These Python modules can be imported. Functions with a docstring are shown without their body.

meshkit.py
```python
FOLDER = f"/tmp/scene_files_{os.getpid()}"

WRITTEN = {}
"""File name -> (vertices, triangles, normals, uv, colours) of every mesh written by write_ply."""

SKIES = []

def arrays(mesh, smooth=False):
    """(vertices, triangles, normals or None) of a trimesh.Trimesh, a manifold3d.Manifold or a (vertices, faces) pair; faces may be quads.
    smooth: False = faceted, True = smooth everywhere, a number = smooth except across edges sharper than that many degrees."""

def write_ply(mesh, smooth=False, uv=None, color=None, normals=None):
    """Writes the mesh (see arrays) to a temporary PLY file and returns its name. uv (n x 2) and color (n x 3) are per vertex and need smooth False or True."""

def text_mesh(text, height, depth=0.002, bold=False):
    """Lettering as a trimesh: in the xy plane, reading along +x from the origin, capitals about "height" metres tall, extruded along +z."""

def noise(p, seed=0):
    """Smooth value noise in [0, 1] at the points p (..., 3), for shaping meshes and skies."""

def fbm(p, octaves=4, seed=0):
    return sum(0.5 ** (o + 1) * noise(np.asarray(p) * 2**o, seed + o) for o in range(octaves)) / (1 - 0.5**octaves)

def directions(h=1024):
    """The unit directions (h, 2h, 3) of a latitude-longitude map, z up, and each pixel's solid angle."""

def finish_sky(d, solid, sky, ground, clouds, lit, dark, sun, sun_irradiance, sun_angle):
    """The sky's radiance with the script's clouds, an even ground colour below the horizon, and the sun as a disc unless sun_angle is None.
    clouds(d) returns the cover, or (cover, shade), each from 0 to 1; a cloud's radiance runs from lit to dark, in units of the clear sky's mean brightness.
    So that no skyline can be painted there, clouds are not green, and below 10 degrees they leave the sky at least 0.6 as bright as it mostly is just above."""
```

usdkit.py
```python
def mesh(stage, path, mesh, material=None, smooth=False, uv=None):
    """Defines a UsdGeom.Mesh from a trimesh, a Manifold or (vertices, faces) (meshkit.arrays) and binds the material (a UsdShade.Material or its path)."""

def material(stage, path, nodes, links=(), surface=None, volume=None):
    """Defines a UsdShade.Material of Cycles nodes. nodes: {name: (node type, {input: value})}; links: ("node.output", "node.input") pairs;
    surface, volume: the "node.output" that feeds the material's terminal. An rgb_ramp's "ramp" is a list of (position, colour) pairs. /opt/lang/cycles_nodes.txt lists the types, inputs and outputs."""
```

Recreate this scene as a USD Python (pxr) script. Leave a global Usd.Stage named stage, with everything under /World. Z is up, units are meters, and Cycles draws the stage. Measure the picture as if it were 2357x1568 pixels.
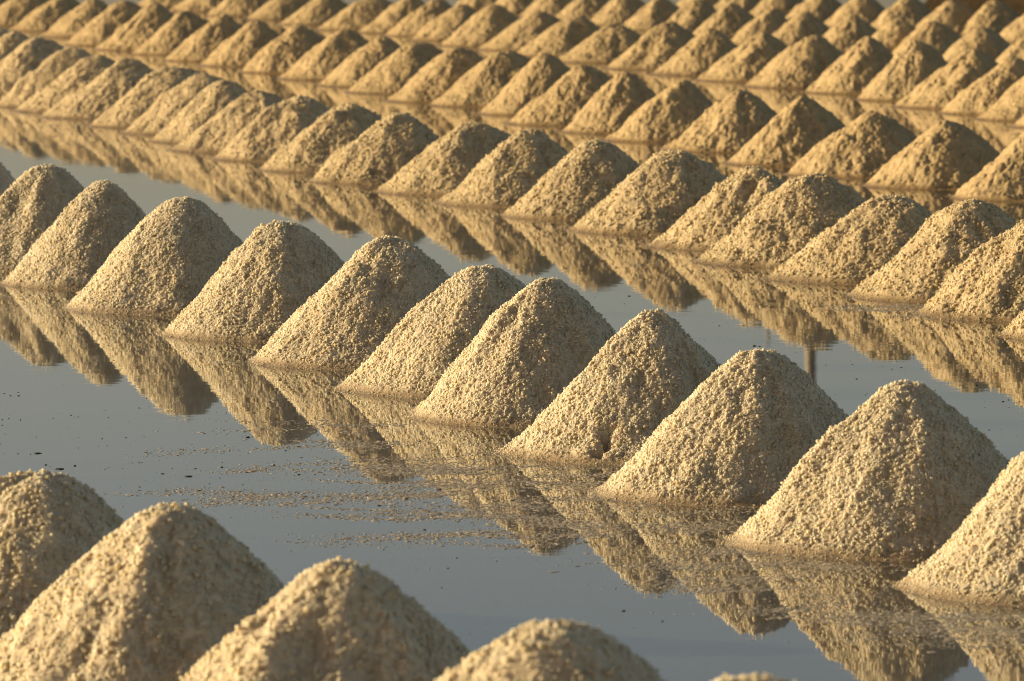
import math
import numpy as np
from scipy.spatial import cKDTree
import trimesh
import meshkit
import usdkit
from pxr import Gf, Sdf, Usd, UsdGeom, UsdLux, UsdShade, Vt

stage = Usd.Stage.CreateInMemory()
UsdGeom.SetStageUpAxis(stage, "Z")
UsdGeom.SetStageMetersPerUnit(stage, 1.0)
UsdGeom.Xform.Define(stage, "/World")
UsdGeom.Scope.Define(stage, "/World/Looks")
PI = math.pi

# ------------------------------------------------------------------ camera, sky, sun, exposure
W, H, F, EYE = 2357.0, 1568.0, 15000.0, 3.5          # measuring frame of the photograph, focal length in its pixels, eye height
HORIZON = -300.0                                      # the horizon lies above the picture
PITCH = math.atan((H / 2 - HORIZON) / F)
cam = UsdGeom.Camera.Define(stage, "/World/camera")
cam.AddTranslateOp().Set(Gf.Vec3d(0, 0, EYE))
cam.AddRotateXOp().Set(90 - math.degrees(PITCH))
cam.CreateHorizontalApertureAttr(36.0)
cam.CreateFocalLengthAttr(36.0 * F / W)
cam.CreateFStopAttr(5.8)
cam.CreateFocusDistanceAttr(42.0)
cam.CreateClippingRangeAttr(Gf.Vec2f(0.5, 5000))
cam.CreateExposureAttr(1.28)

SUN_EL, SUN_BACK = math.radians(11.5), math.radians(13.0)   # low on the left, a little behind the piles
SUN = np.array([-math.cos(SUN_BACK) * math.cos(SUN_EL), math.sin(SUN_BACK) * math.cos(SUN_EL), math.sin(SUN_EL)])
sun = UsdLux.DistantLight.Define(stage, "/World/sun")
sun.CreateIntensityAttr(0.82)
sun.CreateAngleAttr(0.5)
sun.CreateNormalizeAttr(True)
sun.CreateColorAttr(Gf.Vec3f(1.0, 0.86, 0.59))
zc = SUN / np.linalg.norm(SUN)
xc = np.cross([0, 0, 1.0], zc); xc /= np.linalg.norm(xc)
yc = np.cross(zc, xc)
m4 = np.eye(4); m4[0, :3], m4[1, :3], m4[2, :3] = xc, yc, zc
sun.AddTransformOp().Set(Gf.Matrix4d(*m4.ravel().tolist()))

sky = UsdLux.DomeLight.Define(stage, "/World/sky")
sky_mat = usdkit.material(stage, "/World/Looks/sky_look", {
    "sky": ("sky_texture", {"sky_type": "single_scattering", "sun_disc": False, "sun_elevation": SUN_EL, "sun_rotation": math.atan2(SUN[0], SUN[1]),
                            "altitude": 0.0, "air_density": 0.65, "aerosol_density": 1.6, "ozone_density": 1.6}),
    "warm": ("mix", {"mix_type": "multiply", "fac": 1.0, "color2": (1.27, 1.01, 0.80)}),
    "bg": ("background_shader", {"strength": 0.05}),
}, [("sky.color", "warm.color1"), ("warm.color", "bg.color")], surface="bg.background")
UsdShade.MaterialBindingAPI.Apply(sky.GetPrim()).Bind(sky_mat)
sky.GetPrim().SetCustomDataByKey("label", "clear low evening sky, bluish grey, seen mirrored in the water")
sky.GetPrim().SetCustomDataByKey("category", "sky")
sky.GetPrim().SetCustomDataByKey("kind", "structure")


# ------------------------------------------------------------------ helpers
def ray(px, py):
    u, v = (px - W / 2) / F, (H / 2 - py) / F
    return np.array([u, math.cos(PITCH) + v * math.sin(PITCH), -math.sin(PITCH) + v * math.cos(PITCH)])


def on_water(px, py):
    d = ray(px, py)
    return d[:2] * (EYE / -d[2])


def tag(p, label=None, cat=None, group=None, kind=None):
    p = p.GetPrim() if hasattr(p, "GetPrim") else p
    for k, v in (("label", label), ("category", cat), ("group", group), ("kind", kind)):
        if v:
            p.SetCustomDataByKey(k, v)
    return p


USED = {}


def fresh(path):
    n = USED.get(path, -1) + 1
    USED[path] = n
    return path if n == 0 else f"{path}_{n:03d}"


def thing(name, loc, rz=0.0, scale=(1, 1, 1)):
    x = UsdGeom.Xform.Define(stage, fresh("/World/" + name))
    x.AddTranslateOp().Set(Gf.Vec3d(*map(float, loc)))
    x.AddRotateZOp().Set(float(rz))
    x.AddScaleOp().Set(Gf.Vec3f(*map(float, scale)))
    return x


# ------------------------------------------------------------------ materials
def salt_material(name, light, dark, fine, clear=0.0):
    """Coarse damp sea salt: creamy grains, duller brown between them, wet and darker just above the water."""
    return usdkit.material(stage, "/World/Looks/" + name, {
        "geo": ("geometry", {}),
        "coarse": ("noise_texture", {"scale": 6.0, "detail": 5.0, "roughness": 0.68}),
        "grain": ("voronoi_texture", {"feature": "f1", "scale": fine, "randomness": 1.0}),
        "grain2": ("noise_texture", {"scale": fine * 1.7, "detail": 3.0, "roughness": 0.7}),
        "ramp": ("rgb_ramp", {"ramp": [(0.30, dark), (0.62, light)]}),
        "bw": ("rgb_ramp", {"ramp": [(0.0, (0.80, 0.78, 0.74)), (1.0, (1.12, 1.12, 1.14))]}),
        "tint": ("mix", {"mix_type": "multiply", "fac": 1.0}),
        "sep0": ("vector_math", {"math_type": "dot_product", "vector2": (0, 0, 1)}),
        "sep": ("math", {"math_type": "multiply_add", "value2": -0.07}),
        "wetm": ("map_range", {"from_min": -0.02, "from_max": 0.028, "to_min": 0.8, "to_max": 0.0, "clamp": True}),
        "wet": ("mix", {"mix_type": "multiply", "color2": (0.52, 0.46, 0.40)}),
        "rough": ("map_range", {"from_min": -0.02, "from_max": 0.028, "to_min": 0.3, "to_max": 0.68, "clamp": True}),
        "b1": ("bump", {"strength": 0.5, "distance": 0.003}),
        "b2": ("bump", {"strength": 0.35, "distance": 0.0015}),
        "inv": ("math", {"math_type": "subtract", "value1": 1.0}),
        "p": ("principled_bsdf", {"specular_ior_level": 0.2, "subsurface_weight": clear, "subsurface_scale": 0.007, "subsurface_radius": (1.0, 0.8, 0.5)}),
    }, [("geo.position", "coarse.vector"), ("geo.position", "grain.vector"), ("geo.position", "grain2.vector"),
        ("coarse.fac", "ramp.fac"), ("grain2.fac", "bw.fac"), ("ramp.color", "tint.color1"), ("bw.color", "tint.color2"),
        ("geo.position", "sep0.vector1"), ("coarse.fac", "sep.value1"), ("sep0.value", "sep.value3"), ("sep.value", "wetm.value"), ("sep.value", "rough.value"),
        ("wetm.result", "wet.fac"), ("tint.color", "wet.color1"), ("wet.color", "p.base_color"), ("rough.result", "p.roughness"),
        ("grain.distance", "inv.value2"), ("inv.value", "b1.height"), ("grain2.fac", "b2.height"), ("b1.normal", "b2.normal"), ("b2.normal", "p.normal"), ],
        surface="p.BSDF")


CREAM_GRAIN = salt_material("cream_salt_grains", (0.56, 0.44, 0.272), (0.43, 0.325, 0.183), 110.0, 0.55)
SANDY_GRAIN = salt_material("sandy_salt_grains", (0.50, 0.375, 0.205), (0.37, 0.27, 0.138), 90.0, 0.45)
CREAM = salt_material("cream_salt", (0.56, 0.44, 0.272), (0.43, 0.325, 0.183), 110.0, 0.55)
SANDY = salt_material("sandy_salt", (0.50, 0.375, 0.205), (0.37, 0.27, 0.138), 90.0, 0.45)
GOLD = salt_material("golden_salt", (0.50, 0.355, 0.17), (0.37, 0.255, 0.115), 80.0)
CRYSTAL = usdkit.material(stage, "/World/Looks/loose_salt", {
    "info": ("object_info", {}),
    "r": ("rgb_ramp", {"ramp": [(0.0, (0.22, 0.175, 0.11)), (0.5, (0.36, 0.285, 0.18)), (1.0, (0.58, 0.47, 0.31))]}),
    "geo": ("geometry", {}),
    "n": ("noise_texture", {"scale": 160.0, "detail": 3.0}),
    "b": ("bump", {"strength": 0.6, "distance": 0.003}),
    "p": ("principled_bsdf", {"roughness": 0.45, "specular_ior_level": 0.5}),
}, [("info.random", "r.fac"), ("r.color", "p.base_color"), ("geo.position", "n.vector"), ("n.fac", "b.height"), ("b.normal", "p.normal")], surface="p.BSDF")
DIRT = usdkit.material(stage, "/World/Looks/dark_mud", {
    "geo": ("geometry", {}),
    "n": ("noise_texture", {"scale": 40.0, "detail": 4.0}),
    "r": ("rgb_ramp", {"ramp": [(0.3, (0.018, 0.015, 0.012)), (0.7, (0.06, 0.045, 0.03))]}),
    "p": ("principled_bsdf", {"roughness": 0.6}),
}, [("geo.position", "n.vector"), ("n.fac", "r.fac"), ("r.color", "p.base_color")], surface="p.BSDF")
WATER = usdkit.material(stage, "/World/Looks/brine", {
    "geo": ("geometry", {}),
    "m1": ("mapping", {"scale": (3.2, 5.0, 1.0)}),
    "n1": ("noise_texture", {"scale": 1.0, "detail": 4.0, "roughness": 0.5}),
    "m2": ("mapping", {"scale": (0.35, 0.9, 1.0)}),
    "n2": ("noise_texture", {"scale": 1.0, "detail": 3.0, "roughness": 0.6}),
    "calm": ("map_range", {"from_min": 0.45, "from_max": 0.72, "to_min": 0.10, "to_max": 1.7, "clamp": True}),
    "mul": ("math", {"math_type": "multiply"}),
    "b": ("bump", {"strength": 1.0, "distance": 0.00048}),
    "p": ("principled_bsdf", {"base_color": (0.055, 0.045, 0.03), "roughness": 0.02, "ior": 1.5, "specular_ior_level": 0.5}),
}, [("geo.position", "m1.vector"), ("m1.vector", "n1.vector"), ("geo.position", "m2.vector"), ("m2.vector", "n2.vector"), ("n2.fac", "calm.value"),
    ("n1.fac", "mul.value1"), ("calm.result", "mul.value2"), ("mul.value", "b.height"), ("b.normal", "p.normal")], surface="p.BSDF")
MUD = usdkit.material(stage, "/World/Looks/pan_mud", {
    "geo": ("geometry", {}),
    "n": ("noise_texture", {"scale": 0.8, "detail": 6.0, "roughness": 0.6}),
    "r": ("rgb_ramp", {"ramp": [(0.3, (0.05, 0.038, 0.026)), (0.7, (0.11, 0.085, 0.06))]}),
    "p": ("principled_bsdf", {"roughness": 0.8}),
}, [("geo.position", "n.vector"), ("n.fac", "r.fac"), ("r.color", "p.base_color")], surface="p.BSDF")
BANK = usdkit.material(stage, "/World/Looks/bank_earth", {
    "geo": ("geometry", {}),
    "n": ("noise_texture", {"scale": 3.0, "detail": 6.0, "roughness": 0.65}),
    "r": ("rgb_ramp", {"ramp": [(0.3, (0.012, 0.009, 0.005)), (0.7, (0.05, 0.032, 0.016))]}),
    "p": ("principled_bsdf", {"roughness": 1.0, "specular_ior_level": 0.02}),
}, [("geo.position", "n.vector"), ("n.fac", "r.fac"), ("r.color", "p.base_color")], surface="p.BSDF")
CONCRETE = usdkit.material(stage, "/World/Looks/pole_concrete", {
    "geo": ("geometry", {}),
    "n": ("noise_texture", {"scale": 4.0, "detail": 5.0}),
    "r": ("rgb_ramp", {"ramp": [(0.3, (0.26, 0.20, 0.13)), (0.7, (0.38, 0.30, 0.20))]}),
    "p": ("principled_bsdf", {"roughness": 0.85}),
}, [("geo.position", "n.vector"), ("n.fac", "r.fac"), ("r.color", "p.base_color")], surface="p.BSDF")

# ------------------------------------------------------------------ the setting
def sheet(name, z, half, mat, label, cat):
    v = [[-half, -half, z], [half, -half, z], [half, half, z], [-half, half, z]]
    m = usdkit.mesh(stage, "/World/" + name, (np.array(v, float), np.array([[0, 1, 2], [0, 2, 3]])), mat)
    return tag(m, label, cat, kind="structure")


sheet("ground", -0.06, 3000.0, MUD, "dark mud floor of the salt pan under the shallow water", "ground")
sheet("water", 0.0, 2500.0, WATER, "still shallow grey brine mirroring the sky and the salt piles", "water")


# ------------------------------------------------------------------ salt piles
def heap_mesh(R, Hh, seed, step, crumb, top=0.22, lean=0.0, lump=1.0, ridges=(), grooves=()):
    """One conical heap on the water: height Hh, waterline radius about R, made of crumbs of about CRUMB metres.
    top: how rounded the summit is; lean: summit flattened to one side; ridges: (azimuth, width, height) of slumps that stand out of the flank."""
    rng = np.random.default_rng(seed)
    n = int(math.ceil(R * 1.16 / step))
    g = np.arange(-n, n + 1) * step
    X, Y = np.meshgrid(g, g, indexing="ij")
    off = rng.uniform(0, 50, 3)
    ridges = list(ridges) + [(rng.uniform(0, 2 * PI), rng.uniform(0.12, 0.4), rng.choice([-1, 1]) * rng.uniform(0.02, 0.055)) for _ in range(4)]

    def base(X, Y):
        r, phi = np.hypot(X, Y), np.arctan2(Y, X)
        ring = np.stack([np.cos(phi) * 1.6 + off[0], np.sin(phi) * 1.6 + off[1], r / R * 0.8 + off[2]], -1)
        Rp = R * (1 + 0.15 * (meshkit.fbm(ring, 3, seed) - 0.5) * np.minimum(1, r / (0.3 * R)))
        t = r / Rp
        a = 0.94 * top * (1 + 0.35 * lean * np.cos(phi))
        k = 1 / (1 - a / 2)
        z = 1 - k * np.where(t < a, t * t / (2 * a), t - a / 2)
        z = z - 0.045 * np.exp(-((t - 0.80) / 0.17) ** 2)
        z = (z - 0.022) / 0.978 / 0.013                           # the cone proper ends a little inside the foot, which runs out thin on the water
        z = 0.013 * (np.logaddexp(0, z) - np.logaddexp(0, -2.2 - 0 * z)) - 0.012 * np.clip((t - 1.0) / 0.1, 0, 2)
        P = np.stack([X, Y, 0 * X], -1)
        radial = np.stack([phi * 2.2, np.log(r + 0.12) * 1.2, 0 * r], -1)
        body = np.clip(t * 3, 0.7, 1) * np.clip((1.0 - t) * 5, 0, 1)
        d = 0.12 * lump * (meshkit.fbm(P * 3.2 + off, 3, seed + 1) - 0.5) + 0.05 * lump * (meshkit.fbm(radial + off, 3, seed + 2) - 0.5) \
            + 0.045 * lump * (meshkit.fbm(P * 10 + off, 2, seed + 3) - 0.5) + 0.022 * (meshkit.fbm(P * 27 + off, 2, seed + 4) - 0.5)
        for az, w, hh in ridges:
            dphi = (phi - az + PI) % (2 * PI) - PI
            d = d + hh * np.exp(-(dphi / w) ** 2) * np.exp(-((t - 0.45) / 0.3) ** 2)
        for az, t0, t1, w, depth in grooves:
            q = r * ((phi - az + PI) % (2 * PI) - PI) + 0.02 * np.sin(r * 55)
            d = d - depth * np.exp(-(q / w) ** 2) * np.clip((t - t0) * 20, 0, 1) * np.clip((t1 - t) * 20, 0, 1)
        return z * Hh + d * body - 0.003 * np.clip(t * 1.5 - 0.5, 0, 1)

    Z = base(X, Y)
    gx, gy = np.gradient(Z, step)
    N = np.stack([-gx, -gy, np.ones_like(Z)], -1)
    N /= np.linalg.norm(N, axis=-1, keepdims=True)
    P = np.stack([X, Y, Z], -1).reshape(-1, 3)
    N = N.reshape(-1, 3)
    # crumbs
    area = (2 * R * 1.16) ** 2 * 1.35
    count = int(area / (crumb * 0.95) ** 2)
    c = rng.uniform(-R * 1.16, R * 1.16, (count, 2))
    fi = np.clip(((c - g[0]) / step), 0, 2 * n - 1.001)
    i0 = fi.astype(int); f = fi - i0
    zc = (Z[i0[:, 0], i0[:, 1]] * (1 - f[:, 0]) * (1 - f[:, 1]) + Z[i0[:, 0] + 1, i0[:, 1]] * f[:, 0] * (1 - f[:, 1])
          + Z[i0[:, 0], i0[:, 1] + 1] * (1 - f[:, 0]) * f[:, 1] + Z[i0[:, 0] + 1, i0[:, 1] + 1] * f[:, 0] * f[:, 1])
    rad = crumb * np.clip(rng.lognormal(-0.28, 0.32, count), 0.3, 1.7)
    clump = meshkit.fbm(np.c_[c, 0 * zc] * 9 + off, 2, seed + 5)
    rad *= 0.65 + 0.8 * clump
    C = np.c_[c, zc]
    dist, idx = cKDTree(C).query(P, k=6)
    lift = np.clip(rad[idx] * (1 - (dist / (1.15 * rad[idx])) ** 2), -0.35 * crumb, None).max(1)
    hi = meshkit.fbm(P * (0.55 / crumb) + off, 2, seed + 6) - 0.5
    flat = np.clip(P[:, 2] / 0.05, 0.40, 1)
    P = P + N * ((lift * 0.75 + hi * crumb * 0.35) * flat)[:, None]
    s = 2 * n + 1
    ids = np.arange(s * s).reshape(s, s)
    q = np.stack([ids[:-1, :-1], ids[1:, :-1], ids[1:, 1:], ids[:-1, 1:]], -1).reshape(-1, 4)
    keep = P[q][:, :, 2].max(1) > -0.045
    keep &= np.hypot(P[q][:, :, 0], P[q][:, :, 1]).min(1) < R * 1.15
    q = q[keep]
    flip = (np.arange(len(q)) % 2).astype(bool)
    t1 = np.where(flip[:, None], q[:, [0, 1, 2]], q[:, [0, 1, 3]])
    t2 = np.where(flip[:, None], q[:, [0, 2, 3]], q[:, [1, 2, 3]])
    T = np.vstack([t1, t2])
    used = np.unique(T)
    back = np.zeros(s * s, int); back[used] = np.arange(len(used))
    return P[used], back[T], N[used]


LUMPS = []
holder = UsdGeom.Scope.Define(stage, "/World/Looks/lump_shapes")


def lump_prototypes(parent, mat, kinds=3, flat=0.75):
    """A few faceted crumbs under PARENT (a PointInstancer)."""
    out = []
    for k in range(kinds):
        m = trimesh.creation.icosphere(subdivisions=1, radius=1.0)
        rng = np.random.default_rng(900 + k)
        v = np.array(m.vertices)
        v *= (0.74 + 0.50 * rng.random(len(v)))[:, None]
        v *= np.array([1.15, 0.75 + 0.12 * k, flat])
        p = usdkit.mesh(stage, f"{parent}/grain" + ("" if k == 0 else f"_{k:03d}"), (v, np.array(m.faces)), mat, smooth=True)
        out.append(p.GetPath())
    return out


def instancer(path, pos, rad, mat, seed, flat=0.75):
    rng = np.random.default_rng(seed)
    pi = UsdGeom.PointInstancer.Define(stage, path)
    protos = lump_prototypes(path, mat, flat=flat)
    pi.CreatePrototypesRel().SetTargets(protos)
    n = len(pos)
    pi.CreateProtoIndicesAttr(Vt.IntArray.FromNumpy(rng.integers(0, len(protos), n).astype(np.int32)))
    pi.CreatePositionsAttr(Vt.Vec3fArray.FromNumpy(np.asarray(pos, np.float32)))
    pi.CreateScalesAttr(Vt.Vec3fArray.FromNumpy(np.repeat(np.asarray(rad, np.float32)[:, None], 3, 1)))
    if flat > 0.5:
        qn = rng.normal(0, 1, (n, 4))
    else:
        a = rng.uniform(0, PI, n)
        qn = np.c_[rng.normal(0, 0.03, (n, 2)), np.sin(a), np.cos(a)]
    qn /= np.linalg.norm(qn, axis=1, keepdims=True)
    pi.CreateOrientationsAttr(Vt.QuathArray([Gf.Quath(float(w_), float(x_), float(y_), float(z_)) for x_, y_, z_, w_ in qn]))
    return tag(pi, kind="stuff")


PILES = {}


def pile(row, tip, apex, label, group, seed, mat, step, crumb, loose=0, **kw):
    """A heap whose left foot and summit are seen at TIP and APEX; both are turned into a place, a radius and a height."""
    c = on_water(apex[0], tip[1])
    R = (apex[0] - tip[0]) / F * math.hypot(c[1], EYE)
    d = ray(*apex)
    Hh = EYE + d[2] * c[1] / d[1]
    x = thing("salt_pile", (c[0], c[1], 0))
    v, f, nrm = heap_mesh(R, Hh - crumb * 0.8, seed, step, crumb, **kw)
    usdkit.mesh(stage, f"{x.GetPath()}/heap", (v, f), mat, smooth=True)
    if loose:
        rng = np.random.default_rng(seed + 77)
        w = np.clip((v[:, 2] + 0.004) / 0.02, 0.0, 1) * np.where(v[:, 1] < 0.25 * R, 1, 0.3) * np.linalg.norm(nrm / np.maximum(nrm[:, 2:], 0.3), axis=1)
        pick = rng.choice(len(v), loose, replace=False, p=w / w.sum())
        rad = crumb * 0.62 * np.clip(rng.lognormal(-0.15, 0.42, loose), 0.3, 1.8) * np.clip(v[pick, 2] / 0.06, 0.6, 1)
        instancer(f"{x.GetPath()}/loose_grains", v[pick] + nrm[pick] * (rad * rng.uniform(-0.35, 0.40, loose))[:, None], rad, CREAM_GRAIN if mat is CREAM else SANDY_GRAIN, seed)
    tag(x, label, "salt pile", group)
    PILES.setdefault(row, []).append((x, c, R, Hh))
    return x


ORD = ["zeroth", "first", "second", "third", "fourth", "fifth", "sixth", "seventh", "eighth", "ninth", "tenth", "eleventh", "twelfth", "thirteenth",
       "fourteenth", "fifteenth", "sixteenth", "seventeenth", "eighteenth", "nineteenth", "twentieth", "twenty-first", "twenty-second", "twenty-third", "twenty-fourth",
       "twenty-fifth", "twenty-sixth", "twenty-seventh", "twenty-eighth"]

# second row, in sharp focus: foot, summit, roundness, label
ROW_B = [
    ((-270, 575), (-48, 350), 0.25, 0, (), "cream salt pile cut off by the left edge, only its right shoulder in view"),
    ((-130, 612), (108, 382), 0.30, 0, (), "round-topped cream salt pile nearest the left edge in the sharp row"),
    ((0, 652), (240, 412), 0.22, 0, (), "cream salt pile whose foot just touches the left edge of the sharp row"),
    ((140, 708), (420, 458), 0.33, 0, (), "broad dome-topped cream salt pile, third whole one from the left in the sharp row"),
    ((365, 768), (650, 508), 0.36, 0, (), "broad round-topped salt pile with a hard shadow line at its foot, left of centre"),
    ((562, 828), (895, 547), 0.26, 0.3, (), "cream salt pile with a crusty rough summit just left of the picture's centre"),
    ((772, 893), (1108, 610), 0.26, 0.5, (), "cream salt pile at the picture's centre with a flat crusted top"),
    ((925, 957), (1264, 645), 0.24, -0.4, ((3.3, 0.35, 0.05),), "tall cream salt pile with a bulging left flank at the middle of the sharp row"),
    ((1137, 1040), (1500, 724), 0.17, 0, (), "pointed cream salt pile with a dark crack at its foot"),
    ((1352, 1132), (1738, 812), 0.27, 0.3, ((4.65, 0.22, 0.06), (3.6, 0.3, 0.03)), "large cream salt pile with a slumped ridge down its front"),
    ((1660, 1247), (2085, 872), 0.17, 0, ((4.9, 0.2, 0.04),), "largest sharply pointed cream salt pile at lower right"),
    ((2045, 1350), (2490, 985), 0.22, 0, (), "cream salt pile cut off by the right edge at lower right"),
]
for i, (tip, apex, top, lean, ridges, label) in enumerate(ROW_B):
    pile("b", tip, apex, label, "salt piles in the sharp second row", 200 + i * 11, CREAM, 0.0088, 0.0105, loose=14000 if i else 2500, top=top, lean=lean, ridges=ridges, grooves=((4.32, 0.70, 0.93, 0.035, 0.11),) if i == 8 else ())

# nearest row, a little out of focus
def near(px, depth):
    return HORIZON + EYE * F / depth


ROW_A = [
    ((95, 1078), 30.0, 0.34, ((3.55, 0.25, 0.13),), "shaded round-topped salt pile in the bottom left corner"),
    ((392, 1160), 27.7, 0.20, ((4.45, 0.18, 0.05),), "big blurred salt pile with a peaked summit, second from the left in the nearest row"),
    ((790, 1295), 25.3, 0.20, ((4.6, 0.16, 0.05),), "blurred salt pile with a crisp light and shade edge at the bottom centre"),
    ((1268, 1422), 23.2, 0.27, (), "blurred broad salt pile of which only the upper part shows at the bottom edge"),
    ((1712, 1550), 21.2, 0.22, (), "salt pile of which only the tip peeks over the bottom edge"),
]
for i, (apex, depth, top, ridges, label) in enumerate(ROW_A):
    yb = near(0, depth)
    h = (yb - apex[1])
    pile("a", (apex[0] - h / 0.80, yb), apex, label, "salt piles in the blurred nearest row", 500 + i * 13, CREAM, 0.0115, 0.0120, loose=8000, top=top, ridges=ridges, lump=1.25)

cz = np.array([-3.55, 31.0])
v, f, nrm = heap_mesh(0.98, 0.80, 491, 0.02, 0.018, top=0.25)
side = thing("salt_pile", (cz[0], cz[1], 0))
usdkit.mesh(stage, f"{side.GetPath()}/heap", (v, f), CREAM, smooth=True)
tag(side, "salt pile standing outside the left edge beside the shaded round near pile", "salt pile", "salt piles in the blurred nearest row")

ROW_C = [((2290, 772), (2545, 575)), ((2096, 722), (2385, 500)), ((1940, 680), (2248, 461)), ((1763, 640), (2050, 447)), ((1598, 602), (1873, 404)), ((1493, 566), (1738, 380)),
         ((1300, 529), (1561, 345)), ((1145, 496), (1373, 325)), ((1000, 467), (1222, 300)), ((860, 441), (1090, 280)), ((705, 416), (915, 262)), ((590, 390), (805, 242)),
         ((485, 365), (690, 222)), ((385, 345), (597, 208)), ((340, 325), (520, 186)), ((275, 305), (470, 170)), ((190, 288), (405, 154)), ((85, 268), (293, 138)),
         ((30, 255), (222, 127)), ((-25, 243), (165, 110)), ((-90, 226), (95, 86)), ((-150, 210), (36, 78)), ((-200, 196), (-12, 64))]
for i, (tip, apex) in enumerate(ROW_C):
    label = f"sandy salt pile, {ORD[i + 1]} from the right edge in the third row back"
    if i == 0:
        label = "salt pile showing only its left toe at the right edge, third row back"
    rng = np.random.default_rng(800 + i)
    pile("c", tip, apex, label, "sandy salt piles in the third row back", 800 + i * 17, SANDY, 0.0130 if i < 12 else 0.0165, 0.0150, loose=4500 if i < 12 else 2500,
         top=rng.uniform(0.17, 0.34), lean=rng.uniform(-0.5, 0.5), lump=1.35)

# the farther rows: ten heaps, the rest copies of them turned and scaled
ROW_D = [((2185, 455), (2400, 292)), ((1985, 428), (2183, 278)), ((1803, 402), (2010, 253)), ((1658, 376), (1850, 223)), ((1520, 345), (1708, 211)), ((1385, 322), (1567, 183)),
         ((1278, 303), (1443, 165)), ((1160, 284), (1343, 153)), ((1100, 262), (1255, 123)), ((985, 242), (1168, 116)), ((880, 232), (1057, 108)), ((790, 212), (962, 95)),
         ((725, 197), (880, 84)), ((635, 181), (795, 68)), ((550, 166), (688, 53)), ((455, 151), (592, 46)), ((375, 139), (512, 33)), ((297, 124), (432, 24)),
         ((215, 114), (358, 6)), ((140, 103), (290, 2)), ((82, 84), (215, -4)), ((12, 70), (145, -14)), ((-60, 58), (75, -24)), ((-125, 46), (5, -34))]
ROW_E = [((2330, 292), (2500, 160)), ((2243, 274), (2422, 145)), ((2158, 260), (2330, 128)), ((2053, 246), (2238, 112)), ((1968, 229), (2113, 92)), ((1848, 213), (1998, 84)),
         ((1706, 199), (1872, 80)), ((1596, 185), (1756, 74)), ((1491, 171), (1636, 64)), ((1386, 157), (1541, 50)), ((1272, 142), (1420, 52)), ((1180, 128), (1328, 37)),
         ((1095, 114), (1241, 26)), ((1009, 105), (1141, 11)), ((940, 92), (1061, 8)), ((880, 82), (1005, -4)), ((815, 75), (945, -8)), ((724, 68), (860, -8)),
         ((640, 56), (752, -14)), ((560, 44), (672, -22)), ((470, 36), (580, -34)), ((380, 26), (500, -42)), ((300, 18), (412, -50))]


def by_summit(points):
    out = []
    for ax, ay in points:
        yb = (ay + 62) / 0.788
        h = yb - ay
        out.append(((ax - h / 0.74, yb), (ax, ay)))
    return out


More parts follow.
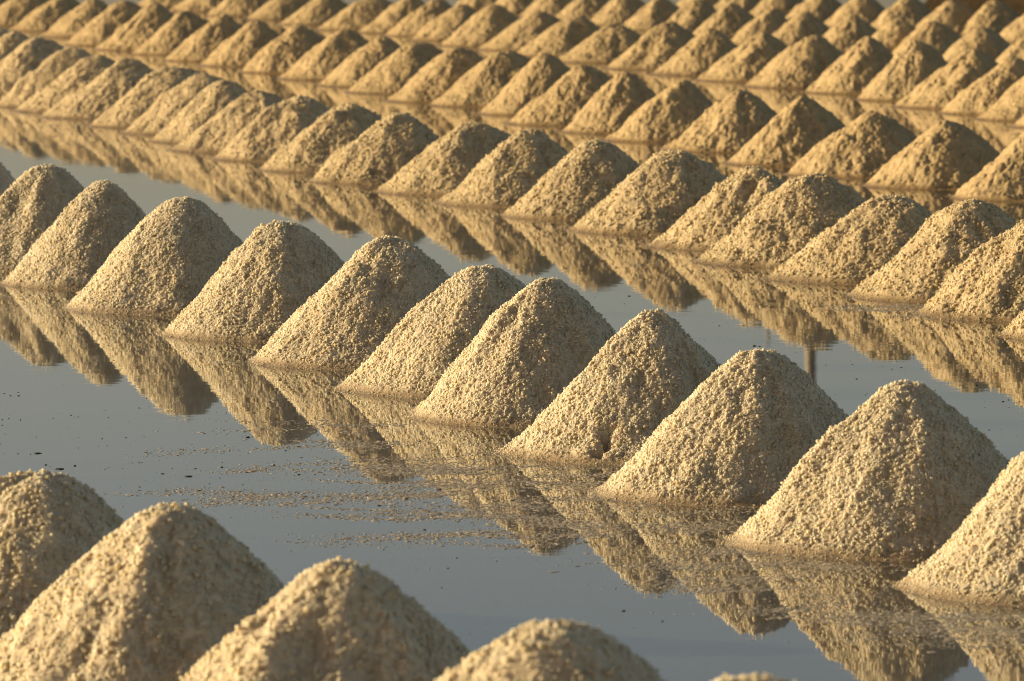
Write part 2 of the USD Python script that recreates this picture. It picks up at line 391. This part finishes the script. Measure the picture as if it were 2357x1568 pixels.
ROW_F = by_summit([(2385, 76), (2260, 62), (2148, 48), (2065, 45), (1966, 34), (1850, 26), (1774, 19), (1685, 7), (1607, -2), (1522, -8), (1442, -16), (1362, -24), (1285, -32), (1205, -40), (1130, -48)])
ROW_G = by_summit([(2388, 14), (2290, 1), (2194, 0), (2090, -8), (1985, -13), (1890, -21), (1800, -28), (1715, -37), (1632, -45)])
far_first, k = [], 0
for row, pts, where in (("d", ROW_D, "fourth row back"), ("e", ROW_E, "fifth row back"), ("f", ROW_F, "sixth row back"), ("g", ROW_G, "farthest row")):
    for i, (tip, apex) in enumerate(pts):
        c = on_water(apex[0], tip[1])
        R = (apex[0] - tip[0]) / F * math.hypot(c[1], EYE)
        d = ray(*apex)
        Hh = EYE + d[2] * c[1] / d[1]
        label = f"golden blurred salt pile, {ORD[i + 1]} from the right edge in the {where}"
        group = f"golden salt piles in the {where}"
        rng = np.random.default_rng(3000 + k)
        if k < 10:
            x = thing("salt_pile", (c[0], c[1], 0))
            v, f, nrm = heap_mesh(R, Hh - 0.02, 3000 + 7 * k, 0.0155, 0.019, top=rng.uniform(0.15, 0.30), lean=rng.uniform(-0.5, 0.5), lump=1.3)
            usdkit.mesh(stage, f"{x.GetPath()}/heap", (v, f), GOLD, smooth=True)
            far_first.append((x, R, Hh))
        else:
            src, R0, H0 = far_first[int(rng.integers(len(far_first)))]
            x = thing("salt_pile", (c[0], c[1], 0), rng.uniform(0, 360), (R / R0, R / R0, Hh / H0))
            x.GetPrim().GetReferences().AddInternalReference(src.GetPath())
            x.GetPrim().SetInstanceable(True)
        tag(x, label, "salt pile", group)
        PILES.setdefault(row, []).append((x, c, R, Hh))
        k += 1

# ------------------------------------------------------------------ bank and poles beyond the field
bank_rng = np.random.default_rng(5)
pts = []
d = np.linspace(118, 162, 120)
cx = 16.1 - 0.2 * (d - 138)
prof = [(-1.3, -0.1), (-0.9, 0.35), (-0.45, 0.95), (0.1, 1.2), (0.9, 1.2), (1.6, 0.8), (2.4, -0.1)]
V = np.array([[[x0 + a, y0, b] for a, b in prof] for x0, y0 in zip(cx, d)])
V[..., 2] += np.where(V[..., 2] > 0, 0.35 * (meshkit.fbm(V * 0.9, 3, 9) - 0.5), 0)
V[..., 0] += 0.5 * (meshkit.fbm(V * 0.5, 3, 10) - 0.5)
n, p = V.shape[:2]
ids = np.arange(n * p).reshape(n, p)
q = np.stack([ids[:-1, :-1], ids[:-1, 1:], ids[1:, 1:], ids[1:, :-1]], -1).reshape(-1, 4)
b = usdkit.mesh(stage, "/World/earth_bank", (V.reshape(-1, 3), q), BANK, smooth=40)
tag(b, "dark earth bank behind the farthest piles in the top right corner", "bank", kind="structure")


def pole(px, dist, top, r, label):
    x = (px - W / 2) / F * dist
    t = thing("concrete_pole", (x, dist, 0))
    sh = trimesh.creation.revolve(np.array([[0.001, -0.5], [r, -0.5], [r * 0.92, top * 0.5], [r * 0.8, top], [0.001, top]]), sections=20)
    usdkit.mesh(stage, f"{t.GetPath()}/shaft", sh, CONCRETE, smooth=40)
    tag(t, label, "pole")


pole(1868, 225, 15.5, 0.22, "thick concrete pole beyond the field, mirrored in the water right of centre")
pole(1769, 240, 13.9, 0.08, "thin concrete pole beyond the field, mirrored faintly left of the thick one")

# ------------------------------------------------------------------ crumbs and dirt afloat
rng = np.random.default_rng(42)


def near_line(x, y, x0, y0, x1, y1, width):
    dx, dy = x1 - x0, y1 - y0
    u = np.clip(((x - x0) * dx + (y - y0) * dy) / (dx * dx + dy * dy), 0, 1)
    return np.exp(-(((x - x0 - u * dx) * 0.45) ** 2 + (y - y0 - u * dy) ** 2) / width ** 2)


def drift(n, weight, cut, size, seed, stretch=(150, 8)):
    """Points on the water where drifting crumbs gather in flat streaks. The streaks run across the line of sight."""
    x, y = rng.uniform(-60, 2420, n), rng.uniform(680, 1600, n)
    streaks = meshkit.fbm(np.stack([x / stretch[0], y / stretch[1], 0 * x], -1), 3, seed)
    keep = rng.random(n) < weight(x, y) * np.clip((streaks - cut) * 9, 0, 1)
    w = np.array([on_water(a, b) for a, b in zip(x[keep], y[keep])])
    s = size * np.clip(rng.lognormal(-0.3, 0.45, len(w)), 0.3, 2.4)
    return np.c_[w, s * 0.08], s


pos, rad = drift(60000, lambda x, y: 0.6 * near_line(x, y, 700, 990, 1500, 1285, 60) + 0.10 * near_line(x, y, 300, 1090, 1000, 1270, 130) + 0.01, 0.50, 0.0042, 31, (190, 7))
mats = [(700, 1000, 1330, 1250, 34, 46), (1150, 1065, 1900, 1320, 26, 30), (1500, 1290, 2330, 1480, 18, 22), (500, 1100, 1000, 1180, 45, 12), (1950, 700, 2357, 740, 6, 10)]
P_, R_ = [pos], [rad]
for x0, y0, x1, y1, spread, n_mats in mats:                       # mats of wet crust, each a few hand-breadths long
    for _ in range(n_mats):
        u = rng.random()
        w = on_water(x0 + u * (x1 - x0) + rng.normal(0, 60), y0 + u * (y1 - y0) + rng.normal(0, spread))
        m = int(rng.integers(90, 560))
        long_, deep = rng.uniform(0.10, 0.34), rng.uniform(0.04, 0.16)
        q = np.c_[rng.normal(0, long_, m), rng.normal(0, deep, m)]
        q[:, 1] += 0.10 * np.sin(q[:, 0] * rng.uniform(4, 9) + rng.uniform(0, 6))
        r_ = 0.0070 * np.clip(rng.lognormal(-0.2, 0.4, m), 0.35, 2.2)
        films = rng.random(m) < 0.032                              # some crumbs have grown together into thin flakes
        r_[films] = rng.uniform(0.014, 0.034, int(films.sum()))
        P_.append(np.c_[w + q, np.where(films, -r_ * 0.08, r_ * 0.02)]); R_.append(r_)
pos, rad = np.vstack(P_), np.concatenate(R_)
fl = instancer("/World/floating_salt", pos, rad, CRYSTAL, 61, flat=0.16)
tag(fl, "pale salt crumbs drifting in streaks on the water between the piles", "salt crumbs")
pos, rad = drift(30000, lambda x, y: 0.30 * near_line(x, y, 0, 950, 900, 1130, 90) + 0.20 * near_line(x, y, 1550, 720, 2357, 930, 60) + 0.02, 0.56, 0.0056, 37, (110, 7))
dk = instancer("/World/floating_dirt", pos, rad, DIRT, 62, flat=0.4)
tag(dk, "tiny dark specks of dirt scattered over the water", "dirt specks")


def clod(px, py, wide, label, seed):
    r = np.random.default_rng(seed)
    c = on_water(px, py)
    m = trimesh.creation.icosphere(subdivisions=3, radius=1.0)
    v = np.array(m.vertices)
    v *= (1 + 0.7 * (meshkit.fbm(v * 1.9 + seed, 3, seed) - 0.5))[:, None]
    half = wide * 0.30 / F * math.hypot(c[1], EYE)
    v *= [half, half * 1.1, min(0.008, half * 0.2)]
    o = usdkit.mesh(stage, fresh("/World/mud_clod"), (v, np.array(m.faces)), DIRT, smooth=True)
    o.AddTranslateOp().Set(Gf.Vec3d(float(c[0]), float(c[1]), 0.001))
    tag(o, label, "mud clod")


clod(374, 1091, 16, "small dark clod on the water above the peaked near pile", 3)
clod(458, 1129, 14, "dark clod on the water right of the peaked near pile's summit", 4)
clod(433, 1097, 30, "flat dark scrap of scum on the open water, left of centre", 5)
clod(86, 1044, 30, "flat dark scrap of scum on the water near the left edge", 6)
clod(137, 1080, 34, "flat dark scrap beside the round near pile's top at left", 7)
clod(1225, 514, 14, "small black clod at the foot of a pile in the third row", 8)
clod(1017, 1353, 9, "lone dark speck on the open water at the bottom centre", 9)
